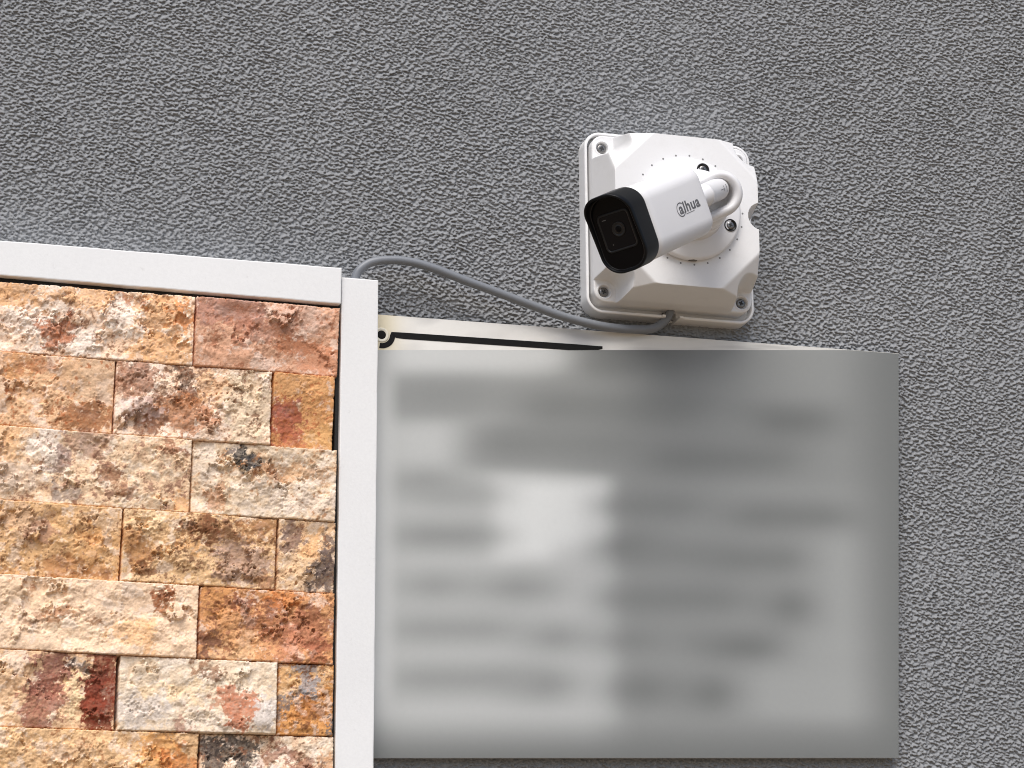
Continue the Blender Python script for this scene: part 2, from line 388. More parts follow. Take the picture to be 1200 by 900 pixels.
# row 3
place(2, -412, -247.6, 106, (212, 190, 156), TAN, 0.5, (130, 92, 74), 0.3, [
    (0.18, 0.22, 0.09, 0.3, GOLD, 0.6), (0.36, 0.3, 0.06, 0.32, WHITE, 0.85), (0.425, 0.36, 0.045, 0.24, (136, 108, 98), 0.8), (0.56, 0.20, 0.07, 0.2, (156, 118, 96), 0.7), (0.64, 0.55, 0.06, 0.2, (128, 80, 48), 0.85), (0.73, 0.80, 0.07, 0.12, (146, 96, 62), 0.75), (0.45, 0.82, 0.05, 0.14, (120, 106, 100), 0.7), (0.93, 0.14, 0.06, 0.09, (150, 100, 70), 0.85), (0.95, 0.88, 0.07, 0.14, GOLD, 0.8), (0.2, 0.7, 0.15, 0.25, (192, 170, 146), 0.6)], proud=0.4)
place(2, -246.8, -141.8, 107, (214, 196, 166), (204, 174, 134), 0.5, (170, 120, 76), 0.1, [
    (0.35, 0.20, 0.075, 0.12, (34, 34, 36), 1.0), (0.43, 0.27, 0.07, 0.10, (66, 66, 68), 0.95), (0.24, 0.07, 0.035, 0.08, (100, 96, 100), 0.8), (0.16, 0.76, 0.07, 0.2, (180, 126, 84), 0.7), (0.52, 0.42, 0.14, 0.12, (196, 140, 90), 0.6), (0.82, 0.3, 0.22, 0.1, (188, 142, 92), 0.65), (0.8, 0.75, 0.2, 0.2, (220, 206, 186), 0.7), (0.08, 0.35, 0.08, 0.3, (196, 182, 162), 0.6)], proud=0.8, rough=1.1)
# row 4
place(3, -424, -296.0, 108, (204, 164, 110), (214, 178, 130), 0.6, BROWN, 0.12, [
    (0.45, 0.3, 0.14, 0.25, (200, 170, 138), 0.7), (0.55, 0.36, 0.08, 0.12, (160, 116, 90), 0.7), (0.83, 0.55, 0.08, 0.3, GOLD, 0.75), (0.7, 0.85, 0.2, 0.12, (162, 110, 62), 0.75), (0.9, 0.15, 0.12, 0.16, (210, 184, 150), 0.6), (0.93, 0.94, 0.06, 0.08, (140, 90, 50), 0.7)], rough=1.0)
place(3, -295.2, -184.6, 109, (208, 172, 122), (218, 188, 144), 0.5, BROWN, 0.2, [
    (0.48, 0.16, 0.13, 0.16, (122, 78, 44), 0.9), (0.62, 0.22, 0.16, 0.16, (118, 74, 44), 0.9), (0.9, 0.16, 0.14, 0.16, (150, 100, 54), 0.8), (0.10, 0.55, 0.09, 0.25, (164, 110, 54), 0.75), (0.15, 0.75, 0.06, 0.12, BROWN, 0.8), (0.78, 0.65, 0.2, 0.35, (164, 136, 118), 0.85), (0.44, 0.45, 0.06, 0.14, GOLD, 0.7), (0.92, 0.9, 0.06, 0.1, (150, 100, 58), 0.7), (0.15, 0.15, 0.12, 0.2, (222, 196, 152), 0.7)], proud=0.5, rough=1.1)
place(3, -183.6, -141.7, 110, (206, 176, 134), TAN, 0.5, BROWN, 0.1, [
    (0.22, 0.25, 0.2, 0.28, (120, 96, 86), 0.9), (0.78, 0.72, 0.26, 0.32, (86, 74, 72), 0.95), (0.9, 0.36, 0.1, 0.22, (92, 76, 70), 0.9), (0.3, 0.75, 0.2, 0.25, (210, 180, 138), 0.7), (0.6, 0.3, 0.12, 0.2, GOLD, 0.6)], proud=0.2)
# row 5
place(4, -418, -240.2, 111, (224, 196, 160), (228, 204, 174), 0.5, (160, 110, 66), 0.0, [
    (0.31, 0.13, 0.032, 0.13, (164, 100, 52), 0.95), (0.865, 0.16, 0.05, 0.13, (146, 84, 40), 0.95), (0.88, 0.33, 0.022, 0.08, (156, 96, 48), 0.9), (0.45, 0.48, 0.06, 0.07, (160, 108, 62), 0.8), (0.59, 0.57, 0.03, 0.05, (150, 100, 56), 0.75), (0.36, 0.55, 0.04, 0.1, (140, 100, 70), 0.7), (0.74, 0.7, 0.1, 0.15, (220, 174, 116), 0.7), (0.81, 0.88, 0.03, 0.1, GOLD, 0.7), (0.3, 0.2, 0.2, 0.15, (216, 190, 150), 0.5)], rough=0.95, proud=1.2)
place(4, -239.2, -142.0, 112, (190, 136, 86), (204, 158, 108), 0.6, (128, 80, 54), 0.35, [
    (0.12, 0.15, 0.12, 0.3, OCHRE, 0.8), (0.33, 0.2, 0.12, 0.12, (116, 62, 40), 0.85), (0.56, 0.22, 0.08, 0.16, (116, 66, 46), 0.8), (0.45, 0.45, 0.16, 0.14, (150, 96, 62), 0.75), (0.8, 0.5, 0.18, 0.3, (156, 100, 74), 0.8), (0.64, 0.72, 0.18, 0.25, (188, 126, 92), 0.7), (0.35, 0.75, 0.2, 0.2, (206, 158, 106), 0.75), (0.06, 0.8, 0.1, 0.2, (104, 70, 62), 0.8), (0.28, 0.92, 0.16, 0.1, (214, 178, 132), 0.7), (0.88, 0.8, 0.1, 0.2, (150, 88, 60), 0.8), (0.65, 0.1, 0.16, 0.1, ORANGE, 0.6)], proud=0.0, rough=1.0)
# row 6
place(5, -412, -296.4, 113, (206, 172, 130), (216, 186, 146), 0.5, RUST, 0.0, [
    (0.62, 0.22, 0.12, 0.34, (132, 84, 72), 0.95), (0.57, 0.66, 0.12, 0.38, (146, 94, 74), 0.95), (0.25, 0.75, 0.10, 0.08, (222, 208, 180), 0.8), (0.755, 0.6, 0.022, 0.40, (228, 204, 158), 0.95), (0.74, 0.08, 0.06, 0.07, (216, 204, 186), 0.9), (0.77, 0.15, 0.045, 0.13, (60, 44, 38), 0.9),
    (0.92, 0.50, 0.115, 0.80, (116, 52, 32), 1.0), (0.87, 0.62, 0.075, 0.32, (124, 56, 34), 1.0), (0.88, 0.3, 0.06, 0.2, (92, 40, 26), 0.6)], proud=0.3, rough=1.0)
place(5, -294.8, -183.0, 114, (216, 202, 176), (206, 182, 146), 0.45, (150, 104, 66), 0.0, [
    (0.50, 0.15, 0.06, 0.12, (130, 84, 46), 0.85), (0.60, 0.12, 0.06, 0.08, (120, 78, 46), 0.8), (0.74, 0.62, 0.11, 0.24, (184, 120, 86), 1.0), (0.79, 0.85, 0.06, 0.12, (184, 120, 86), 1.0), (0.60, 0.68, 0.05, 0.1, (176, 118, 84), 0.8), (0.40, 0.92, 0.06, 0.07, (170, 126, 106), 0.8), (0.92, 0.7, 0.08, 0.25, (200, 196, 188), 0.8), (0.12, 0.75, 0.16, 0.2, (206, 200, 190), 0.7), (0.35, 0.45, 0.2, 0.15, (222, 196, 150), 0.7)], proud=1.0, rough=0.9)
place(5, -181.8, -142.0, 115, (184, 128, 66), (206, 156, 92), 0.6, BROWN, 0.35, [
    (0.5, 0.25, 0.22, 0.26, (150, 152, 152), 0.95), (0.35, 0.48, 0.14, 0.12, (136, 138, 138), 0.9), (0.1, 0.55, 0.08, 0.18, (108, 106, 104), 0.85), (0.15, 0.2, 0.16, 0.3, (206, 172, 122), 0.8), (0.97, 0.92, 0.09, 0.14, (92, 92, 92), 0.95), (0.6, 0.65, 0.3, 0.14, (150, 92, 42), 0.7), (0.85, 0.15, 0.12, 0.2, (212, 182, 138), 0.7)], proud=-0.6, rough=1.0)
# row 7
place(6, -420, -237.8, 116, (208, 172, 122), (218, 184, 138), 0.55, (150, 100, 60), 0.1, [
    (0.5, 0.28, 0.1, 0.12, (178, 150, 118), 0.7), (0.85, 0.35, 0.08, 0.4, (214, 158, 84), 0.8), (0.93, 0.55, 0.08, 0.3, (186, 116, 54), 0.85), (0.18, 0.5, 0.08, 0.2, (196, 156, 100), 0.6), (0.45, 0.7, 0.2, 0.2, (204, 164, 110), 0.6)], proud=0.6)
place(6, -236.8, -141.8, 117, (214, 196, 168), (196, 158, 118), 0.5, (120, 78, 52), 0.4, [
    (0.08, 0.35, 0.12, 0.4, (58, 46, 44), 0.95), (0.30, 0.20, 0.15, 0.2, (50, 44, 42), 0.95), (0.36, 0.45, 0.08, 0.16, (66, 56, 52), 0.9), (0.62, 0.25, 0.12, 0.15, (138, 90, 66), 0.85), (0.78, 0.55, 0.14, 0.2, (128, 76, 52), 0.85), (0.95, 0.45, 0.06, 0.2, (204, 150, 96), 0.7), (0.15, 0.8, 0.12, 0.2, (72, 56, 48), 0.9), (0.5, 0.5, 0.08, 0.15, (212, 198, 184), 0.8)], proud=0.6, rough=1.0)
# row 8 and the stones further left, just outside the picture
place(7, -400, -290, 118, TAN, CREAM, 0.6, BROWN, 0.2, [(0.5, 0.4, 0.2, 0.3, GOLD, 0.7)])
place(7, -289.2, -141.8, 119, CREAM, TAN, 0.6, RUST, 0.2, [(0.3, 0.4, 0.2, 0.3, RUST, 0.6)])
place(0, -520, -412.6, 120, TAN, GOLD, 0.6, RUST, 0.2, []); place(2, -520, -412.6, 121, CREAM, TAN, 0.6, BROWN, 0.3, [])
place(1, -520, -420.6, 122, PINK, TAN, 0.6, RUST, 0.2, []); place(3, -520, -424.6, 123, TAN, CREAM, 0.6, BROWN, 0.2, [])
place(4, -520, -418.6, 124, OCHRE, RUST, 0.6, BROWN, 0.2, []); place(5, -520, -412.6, 125, CREAM, TAN, 0.6, RUST, 0.2, [])
place(6, -520, -420.6, 126, TAN, GOLD, 0.6, BROWN, 0.2, []); place(7, -520, -400.6, 127, PINK, TAN, 0.6, RUST, 0.2, [])
# dark adhesive bed the stones are set in
m, t, p = new_mat('adhesive_bed'); M_bed = speckled('mortar_bed', (0.05, 0.045, 0.04), 0.95, bump=0.0004, bscale=300)
bevel_box('mortar_bed', -524, -141.4, -386, 40.5, -1.0, 5.0, 0.5, M_bed, clad)

# ------------------------------------------------------------------ white trims
ro = bevel_box('trim_rail', 0, 0, 0, 0, 0.3, 31.0, 0.9, M_trim, quad=[(-560, 44.4), (-139.6, 42.5), (-139.2, 70.4), (-560, 69.2)])
tag(ro, 'white horizontal trim rail capping the top of the stone cladding', 'trim rail')
po = bevel_box('trim_post', 0, 0, 0, 0, 0.3, 27.5, 0.9, M_trim, quad=[(-140.7, -420), (-112.6, -420), (-110.5, 64.4), (-138.4, 64.4)])
tag(po, 'white vertical trim post between the stone cladding and the sign', 'trim post')

def weather(o, seed, n=14):
    rng = np.random.default_rng(seed); bm = bmesh.new(); bm.from_mesh(o.data)
    bmesh.ops.subdivide_edges(bm, edges=[e for e in bm.edges if e.calc_length() > 0.2], cuts=60, use_grid_fill=True)
    for v in bm.verts:
        x, y, z = v.co/MM
        v.co.x += MM*0.12*math.sin(z*0.031+seed)*math.sin(z*0.13+2*seed) if o.name.startswith('trim_post') else 0
        v.co.z += MM*0.14*math.sin(x*0.027+seed)*math.sin(x*0.11) if o.name.startswith('trim_rail') else 0
    bm.to_mesh(o.data); bm.free()
weather(ro, 3); weather(po, 5)
M_gap_shade = speckled('gap_shade_black', (0.010, 0.010, 0.010), 0.8, amt=0.2, bump=0.0001, bscale=400)  # black for strips added in the trim gaps; the colour stands in for shade
bevel_box('shadow_gap_strip', 0, 0, 0, 0, 0.4, 23.0, 0.4, M_gap_shade, po, quad=[(-142.3, -420), (-140.25, -420), (-138.0, 41.6), (-141.5, 41.6)])
bevel_box('shadow_gap_strip', 0, 0, 0, 0, 0.4, 24.5, 0.4, M_gap_shade, ro, quad=[(-560, 39.0), (-139.0, 38.9), (-139.0, 42.4), (-560, 44.3)])
# ------------------------------------------------------------------ sign
sign = tag(empty('sign_board', (0.1, -0.006, -0.12)), 'white metal sign with smudged unreadable grey print and black border line', 'sign')
SD0, SD1 = 5.0, 8.0
TLs, TRs, BRs, BLs = (-110.6, 43.8), (313.6, 45.8), (298.9, -272.9), (-110.6, -288.2)
def sgn(s, t):
    """s right, t up in the print area below the sharp top strip"""
    return ((1-s)*(1-t)*BLs[0]+s*(1-t)*BRs[0]+s*t*TRs[0]+(1-s)*t*TLs[0], (1-s)*(1-t)*BLs[1]+s*(1-t)*BRs[1]+s*t*TRs[1]+(1-s)*t*TLs[1])
def line_v(u): return np.minimum(16.0+(u+109)/423*32.6, 43.8+0.00472*(u+110.6)-0.25)
ns, nlo, nhi = 180, 140, 14
s_, tlo = np.meshgrid(np.linspace(0, 1, ns), np.linspace(0, 1, nlo))
_, thi = np.meshgrid(np.linspace(0, 1, ns), np.linspace(0, 1, nhi))
ub = BLs[0]+(BRs[0]-BLs[0])*s_[0]; ut = TLs[0]+(TRs[0]-TLs[0])*s_[0]
vb = BLs[1]+(BRs[1]-BLs[1])*s_[0]; vt = TLs[1]+(TRs[1]-TLs[1])*s_[0]
f_ = (line_v(ut)-vb)/(vt-vb); ul = ub+(ut-ub)*f_; vl = line_v(ul)
su, sv = ub+(ul-ub)*tlo, vb+(vl-vb)*tlo
su2, sv2 = ul+(ut-ul)*thi, vl+(vt-vl)*thi
# smudged print: soft grey blocks, fractions of the board (x right, y down)
fx = (su+109.0)/(303.0+109.0)
_top, _bot = vl[None, :], vb[None, :]
fy = (_top-sv)/(_top-_bot)
g = np.full(fx.shape, 181.0)
def block(x0, x1, y0, y1, v, k=1.0, sx=0.075, sy=0.044):
    global g
    x0 -= 0.02; x1 += 0.02; y0 -= 0.012; y1 += 0.012
    m_ = sstep(x0-sx, x0+sx, fx)*sstep(x1+sx, x1-sx, fx)*sstep(y0-sy, y0+sy, fy)*sstep(y1+sy, y1-sy, fy)
    m_ = m_/max(float(m_.max()), 0.3)
    g = g+(v-g)*m_*k
block(0.46, 1.2, -0.5, 1.5, 145, 1, 0.06, 0.05)                  # greyer right half
block(0.36, 1.2, 0.02, 0.31, 137, 1, 0.12, 0.06)
block(0.04, 0.46, 0.075, 0.17, 146, 0.9, 0.05, 0.04); block(0.18, 0.50, 0.19, 0.29, 140, 0.9, 0.05, 0.035)
block(0.05, 0.36, -0.2, 0.035, 200, 0.9, 0.04, 0.035); block(0.04, 0.17, 0.205, 0.255, 186, 0.8)
block(0.24, 0.425, 0.34, 0.51, 210, 1, 0.03, 0.035); block(0.355, 0.425, 0.5, 0.90, 183, 0.8, 0.03, 0.04)
for b_ in [(0.06, 0.21, 0.09, 0.14, 138, 0.9), (0.29, 0.62, 0.11, 0.18, 122, 0.9), (0.20, 0.48, 0.21, 0.265, 126, 0.9), (0.54, 0.82, 0.25, 0.30, 119, 0.9),
           (0.73, 0.87, 0.155, 0.205, 112, 0.95), (0.40, 0.60, -0.05, 0.06, 116, 0.8), (0.64, 0.90, 0.02, 0.10, 141, 0.9), (0.63, 0.71, 0.17, 0.22, 136, 0.7), (0.83, 0.93, 0.27, 0.33, 136, 0.8),
           (0.055, 0.14, 0.315, 0.35, 146, 0.9), (0.09, 0.22, 0.345, 0.385, 152, 0.8), (0.055, 0.215, 0.445, 0.485, 143, 0.95), (0.07, 0.16, 0.565, 0.61, 148, 0.9), (0.215, 0.315, 0.57, 0.615, 143, 0.9),
           (0.05, 0.25, 0.67, 0.715, 148, 0.9), (0.305, 0.37, 0.69, 0.735, 146, 0.9), (0.05, 0.27, 0.79, 0.835, 147, 0.9), (0.285, 0.35, 0.80, 0.85, 143, 0.9),
           (0.45, 0.61, 0.37, 0.415, 127, 0.9), (0.69, 0.90, 0.395, 0.44, 119, 0.9), (0.45, 0.51, 0.47, 0.52, 122, 0.9), (0.51, 0.63, 0.49, 0.53, 130, 0.8), (0.64, 0.83, 0.50, 0.545, 122, 0.9),
           (0.45, 0.69, 0.595, 0.645, 125, 0.9), (0.775, 0.83, 0.61, 0.665, 116, 0.95), (0.45, 0.52, 0.70, 0.74, 128, 0.8), (0.57, 0.62, 0.70, 0.74, 134, 0.7), (0.64, 0.76, 0.715, 0.755, 118, 0.95),
           (0.47, 0.53, 0.81, 0.865, 121, 0.95), (0.605, 0.67, 0.82, 0.875, 117, 0.95), (0.86, 0.93, 0.48, 0.76, 156, 0.9), (0.71, 0.93, 0.80, 0.90, 160, 0.9), (0.80, 0.93, 0.72, 0.90, 158, 0.7)]:
    block(*b_)
block(0.975, 1.3, -0.5, 1.5, 112, 0.95, 0.075); block(-0.3, 1.3, 0.96, 1.4, 114, 0.95, 0.3, 0.065)
block(-0.2, 0.015, 0.06, 0.86, 204, 0.8, 0.022, 0.06)
g = np.clip(g, 104, 214)
tint = np.stack([g-2.4, g, g-1.6], -1)
# sharp clean strip over the smudged print
clean = np.stack([np.full(su2.shape, 226.0), np.full(su2.shape, 225.0), np.full(su2.shape, 220.0)], -1)
yel = np.exp(-((su2+104)/14)**2); clean -= yel[..., None]*np.array([6, 14, 36])
grey_streaks = fftnoise(nhi*4, ns, 2.3, 40, 0.6, 2.0, 31)[:nhi]; clean -= (np.clip(grey_streaks, 0, 3)*9)[..., None]*np.array([1, 1, 0.95])  # random grey streaks in the strip colour
refl_patch = np.exp(-((su2-52)/16)**2); clean -= refl_patch[..., None]*np.array([44, 42, 36])  # grey-blue reflection painted into the strip colour
clean -= (18*sstep(90, 240, su2))[..., None]
def rim(n): return np.concatenate([np.arange(ns), np.arange(1, n)*ns+ns-1, (n-1)*ns+np.arange(ns-2, -1, -1), np.arange(n-2, 0, -1)*ns])
VV_, QQ_, CC_ = [], [], []; off = 0
for a_, b_, c_, n in ((su, sv, tint, nlo), (su2, sv2, clean, nhi)):
    Vt = np.stack([a_.ravel(), b_.ravel(), np.full(a_.size, SD1)], 1); VV_.append(Vt)
    QQ_.append(grid_faces(np.ones((n-1, ns-1), bool))+off); CC_.append(lin(*c_.reshape(-1, 3).T).T); off += len(Vt)
# return edge of the sheet and its back
cor = np.array([BLs, BRs, TRs, TLs]); e0 = np.c_[cor, np.full(4, SD1)]; e1 = np.c_[cor, np.full(4, SD0)]
VV_ += [e0, e1]; CC_.append(np.tile(lin(214, 213, 208), (8, 1)))
QQ_.append(np.array([(k, k+4, 4+(k+1) % 4, (k+1) % 4) for k in range(4)]+[(7, 6, 5, 4)])+off)
me = mesh_np('panel', np.vstack(VV_), np.vstack(QQ_)); cc = np.vstack(CC_)
at = me.color_attributes.new('tint', 'FLOAT_COLOR', 'POINT')
at.data.foreach_set('color', np.hstack([cc, np.ones((len(cc), 1))]).astype(np.float32).ravel())
panel = link('panel', me, M_sign, sign, smooth=False)

def flat_strip(name, pts, z, mat, parent, th=0.25):
    """pts: list of (outer, inner) pairs in (u,v)"""
    V = []; F = []
    for a_, b_ in pts:
        V += [(a_[0], a_[1], z+th), (b_[0], b_[1], z+th), (a_[0], a_[1], z-0.1), (b_[0], b_[1], z-0.1)]
    for i in range(len(pts)-1):
        k = 4*i
        F += [(k, k+1, k+5, k+4), (k, k+4, k+6, k+2), (k+1, k+3, k+7, k+5)]
    return link(name, mesh_py(name, V, F), mat, parent, smooth=False)
HC = (-103.3, 28.2)
pts = []
for i in range(13):                                     # concave corner swept round the screw hole
    an = R(-100+ (98-0)*i/12)
    pts.append(((HC[0]+6.4*math.cos(an), HC[1]+6.4*math.sin(an)), (HC[0]+10.4*math.cos(an), HC[1]+10.4*math.sin(an))))
pts.append(((HC[0]+7.6, 31.0), (-92.5, 26.8)))
for i in range(1, 25):
    u_ = -92.5+i*(48.0+92.5)/24
    top = 31.2+1.5*(u_+92.5)/140; bot = 26.3+1.4*(u_+92.5)/140
    pts.append(((u_, top), (u_, max(bot, 16.0+(u_+109)/423*32.6))))
pts.append(((66.0, 32.6), (66.0, 29.6)))
pts.append(((69.5, 32.7), (69.5, 30.6)))
flat_strip('border_line', pts, SD1, M_blackprint, sign)
V, F = lathe((HC[0], HC[1], SD1), (0, 0, 1), [(5.6, -0.1), (5.6, 0.25), (5.0, 0.3), (3.4, 0.3), (3.2, 0.1)], 32)
M_cream = speckled('yellowed_white', (0.72, 0.69, 0.58), 0.45, amt=0.05, bump=0)
link('screw_hole_ring', mesh_py('screw_hole_ring', V, F), M_cream, sign)
V, F = lathe((HC[0], HC[1], SD1), (0, 0, 1), [(3.3, -0.1), (3.3, 0.42), (3.0, 0.5), (0.5, 0.5)], 28)
link('screw', mesh_py('screw', V, F), M_blackprint, sign)

# ------------------------------------------------------------------ junction box
BC = (123.5, 130.7)
jb = tag(empty('junction_box', (BC[0]*MM, 0, BC[1]*MM)), 'square white plastic junction box with faceted cover on the grey wall', 'junction box')
def ring_xy(hx, hy, r, m=250, n=14):
    """closed rounded rectangle, same sample count for every size"""
    r = max(r, 0.02); P_ = []
    for cx, cy_, t0, ax0, ay0 in ((hx-r, hy-r, 0, -1, 0), (-hx+r, hy-r, 90, 0, -1), (-hx+r, -hy+r, 180, 1, 0), (hx-r, -hy+r, 270, 0, 1)):
        for i in range(n):
            a = R(t0+90*i/n); P_.append((cx+r*math.cos(a), cy_+r*math.sin(a)))
        Ls = 2*(hx-r) if ax0 else 2*(hy-r)
        a = R(t0+90); ex, ey = cx+r*math.cos(a), cy_+r*math.sin(a)
        for i in range(m): P_.append((ex+ax0*Ls*i/m, ey+ay0*Ls*i/m))
    return np.array(P_)
def sweep(name, hx, hy, r, yoff, qs, hfun, mat, parent):
    rings = []
    for k, q in enumerate(qs):
        xy = ring_xy(hx-q, hy-q, r-q); xy[:, 1] += yoff
        h_ = hfun(xy[:, 0], xy[:, 1], q, k)
        rings.append(np.c_[xy[:, 0]+BC[0], xy[:, 1]+BC[1], h_])
    n_ = len(rings[0]); V = np.vstack(rings); i_ = np.arange(n_); i2 = (i_+1) % n_
    Q = np.vstack([np.stack([k*n_+i_, k*n_+i2, (k+1)*n_+i2, (k+1)*n_+i_], 1) for k in range(len(qs)-1)])
    o = link(name, mesh_np(name, V, Q), mat, parent); o.data.set_sharp_from_angle(angle=R(38)); return o
def base_h(x, y, q, k):
    if k == 0: return np.full(x.shape, -1.5)
    top = 12.6+1.4*math.sqrt(max(0, 1-(1-min(q/1.0, 1))**2))
    h_ = np.full(x.shape, top)
    if q > 2.0: h_ -= 1.2*min(1, (q-2.0)/0.4)
    if q > 2.4: h_ = np.full(x.shape, 5.0 if q > 2.6 else 9.0)
    ex = np.abs(x-0.8); low = y < -60
    slot = np.where(low, sstep(5.7, 5.2, ex), 0); lip = np.where(low, sstep(5.2, 5.7, ex)*sstep(9.0, 8.2, ex), 0)
    return h_*(1-slot)+(-1.0)*slot + lip*(1.8 if 0.3 < q < 2.2 else 0)
sweep('base', 68.0, 73.2, 13.0, 0.0, [0, 0, 0.06, 0.2, 0.45, 1.0, 1.4, 1.8, 2.0, 2.4, 2.45, 2.7, 4.5, 8, 12], base_h, M_plastic, jb)

PL, FT = 19.5, 56.0
scr_c = (55.5, 58.0)
def cover_h(X, Y, q, k):
    ax_, ay_ = np.abs(X), np.abs(Y)
    f_side = FT+(57.6-ax_)*(FT-PL)/6.4
    f_top = FT+(60.2-ay_)*(FT-PL)/7.6
    f_diag = FT+(86.8-ax_-ay_)/1.7
    body = smin(smin(f_side, f_top, 2.2), f_diag, 2.6)
    body = smin(body, np.full_like(body, FT), 1.1)
    ds = np.hypot(np.maximum(scr_c[0]-ax_, 0), np.maximum(scr_c[1]-ay_, 0))      # screw pocket open towards the corner
    body = smin(body, PL+np.clip(ds-9.0, 0, 99)*6.0, 2.0)
    body = np.maximum(body, PL)
    dn = np.hypot(X-60.0, Y-0.6)                                                # half-round notch in the right edge
    body = np.where(X > 35, smin(body, 14+np.clip(dn-8.9, 0, 99)*22, 1.0), body)
    rec = np.hypot(ax_-scr_c[0], ay_-scr_c[1])
    body = body-2.2*sstep(4.9, 4.3, rec)+0.5*np.exp(-((rec-5.6)/0.7)**2)
    if k == 0: return np.full(X.shape, 4.0)
    rr_ = math.sqrt(max(0, 1-(1-min(q/1.2, 1))**2))
    h_ = np.minimum(body, body-1.6*(1-rr_))
    return h_
sweep('cover', 63.9, 67.3, 9.5, 1.2, [0, 0, 0.03, 0.12, 0.3, 0.55, 0.85, 1.2, 1.55, 1.57]+list(np.arange(1.8, 44, 0.42)), cover_h, M_plastic, jb)

def screw(c, ax, r_, parent, rec_col=None):
    V, F = lathe(c, ax, [(r_, -1.5), (r_, -0.2), (r_*0.92, 0.15), (r_*0.6, 0.35), (0.2, 0.4)], 24)
    s_o = link('screw', mesh_py('screw', V, F), M_screw, parent)
    a = Vector(ax).normalized(); x = a.orthogonal().normalized(); y = a.cross(x)
    ca, sa = math.cos(0.5), math.sin(0.5); x, y = x*ca+y*sa, y*ca-x*sa
    V = []; k = r_*0.50; w_ = r_*0.17
    prof = [(w_, k), (w_, w_), (k, w_), (k, -w_), (w_, -w_), (w_, -k), (-w_, -k), (-w_, -w_), (-k, -w_), (-k, w_), (-w_, w_), (-w_, k)]
    for hgt in (0.0, 0.5):
        V += [tuple(Vector(c)+a*hgt+x*px+y*py) for px, py in prof]
    F = [tuple(range(12)), tuple(range(12, 24))]+[(i, (i+1) % 12, 12+(i+1) % 12, 12+i) for i in range(12)]
    me = mesh_py('cross_recess', V, F); o = bpy.data.objects.new('cross_recess', me); C.objects.link(o); me.materials.append(M_hole)
    o.parent = s_o
    return s_o
for sx in (-1, 1):
    for sy in (-1, 1):
        screw((BC[0]+sx*scr_c[0], BC[1]+sy*scr_c[1], PL-1.2), (0, 0, 1), 3.7, jb)
V, F = [], []
for k in range(25):
    an = R(87.6+14.4*k); c = (BC[0]+0.7+43.8*math.cos(an), BC[1]+0.6+43.8*math.sin(an))
    v_, f_ = lathe((c[0], c[1], FT), (0, 0, 1), [(0.75, -0.4), (0.75, 0.12), (0.4, 0.12)], 10)
    o_ = len(V); V += v_; F += [tuple(i+o_ for i in f) for f in f_]
tag(link('drill_mark', mesh_py('drill_mark', V, F), M_mark, jb, smooth=False), kind='stuff')

# ------------------------------------------------------------------ security camera on the box
FC = (124.2, 130.9)
sc = tag(empty('security_camera', (FC[0]*MM, -0.056, FC[1]*MM)), 'white bullet security camera with black hood mounted on the square junction box', 'security camera')
rngs = [(40.6, FT-0.5), (40.8, FT+3.5), (40.2, FT+5.2), (38.8, FT+6.0), (27.0, FT+6.6), (26.0, FT+6.6)]
V, F = lathe((FC[0], FC[1], 0), (0, 0, 1), rngs, 96)
link('mounting_flange', mesh_py('mounting_flange', V, F), M_plastic2, sc)
for an in (72, -20, 165):
    c = (FC[0]+33.2*math.cos(R(an)), FC[1]+33.2*math.sin(R(an)))
    V, F = lathe((c[0], c[1], 0), (0, 0, 1), [(5.0, FT+5.8), (5.0, FT+6.75), (4.5, FT+6.95), (4.1, FT+6.6), (4.0, FT+6.3)], 28)
    link('screw_socket', mesh_py('screw_socket', V, F), M_edge, sc)
    screw((c[0], c[1], FT+6.5), (0, 0, 1), 3.1, sc)
V = []; F = []                                          # drain slot in the rim of the flange
for i in range(9):
    an = R(-92+9.0*i/8); x_, y_ = math.cos(an), math.sin(an); zt = FT+4.2-0.9*abs(i-4)/4
    V += [(FC[0]+x_*40.2, FC[1]+y_*40.2, FT+0.6), (FC[0]+x_*41.0, FC[1]+y_*41.0, FT+0.6), (FC[0]+x_*41.0, FC[1]+y_*41.0, zt), (FC[0]+x_*40.2, FC[1]+y_*40.2, zt)]
for i in range(8):
    k = 4*i
    F += [(k+1, k+5, k+6, k+2), (k+2, k+6, k+7, k+3), (k, k+4, k+5, k+1)]
F += [(0, 1, 2, 3), (32, 33, 34, 35)]
link('drain_slot', mesh_py('drain_slot', V, F), M_slot, sc, smooth=False)
CB = FT+6.0
V, F = lathe((FC[0]+0.5, FC[1], 0), (0, 0, 1), [(26.5, CB-.1), (25.6, CB+1.2), (25.2, CB+3), (24.6, CB+13.0), (24.0, CB+14.0), (23.4, CB+14.2), (23.3, CB+14.8), (24.0, CB+15.1), (23.8, CB+20), (21, CB+26), (15, CB+29), (4, CB+30)], 72)
link('collar', mesh_py('collar', V, F), M_plastic2, sc)

# body axes (u, v, d)
def w2l(v): return Vector((v[0], v[2], -v[1]))
nF = w2l((cr*-0.455-cu*0.235-fw*0.859)).normalized()           # where the lens looks
dn_ = w2l((cr*0.319-cu*0.945+fw*0.062)); dn_ = (dn_-nF*dn_.dot(nF)).normalized()
xR = w2l((cr*0.822+cu*0.244-fw*0.513)); xR = (xR-nF*xR.dot(nF)-dn_*xR.dot(dn_)).normalized()
J = Vector((128.6, 130.5, 106.0))
RC = J+nF*55.0                                                       # rear centre of the body
def bp(x, y, t): return tuple(RC+xR*x+dn_*y+nF*t)

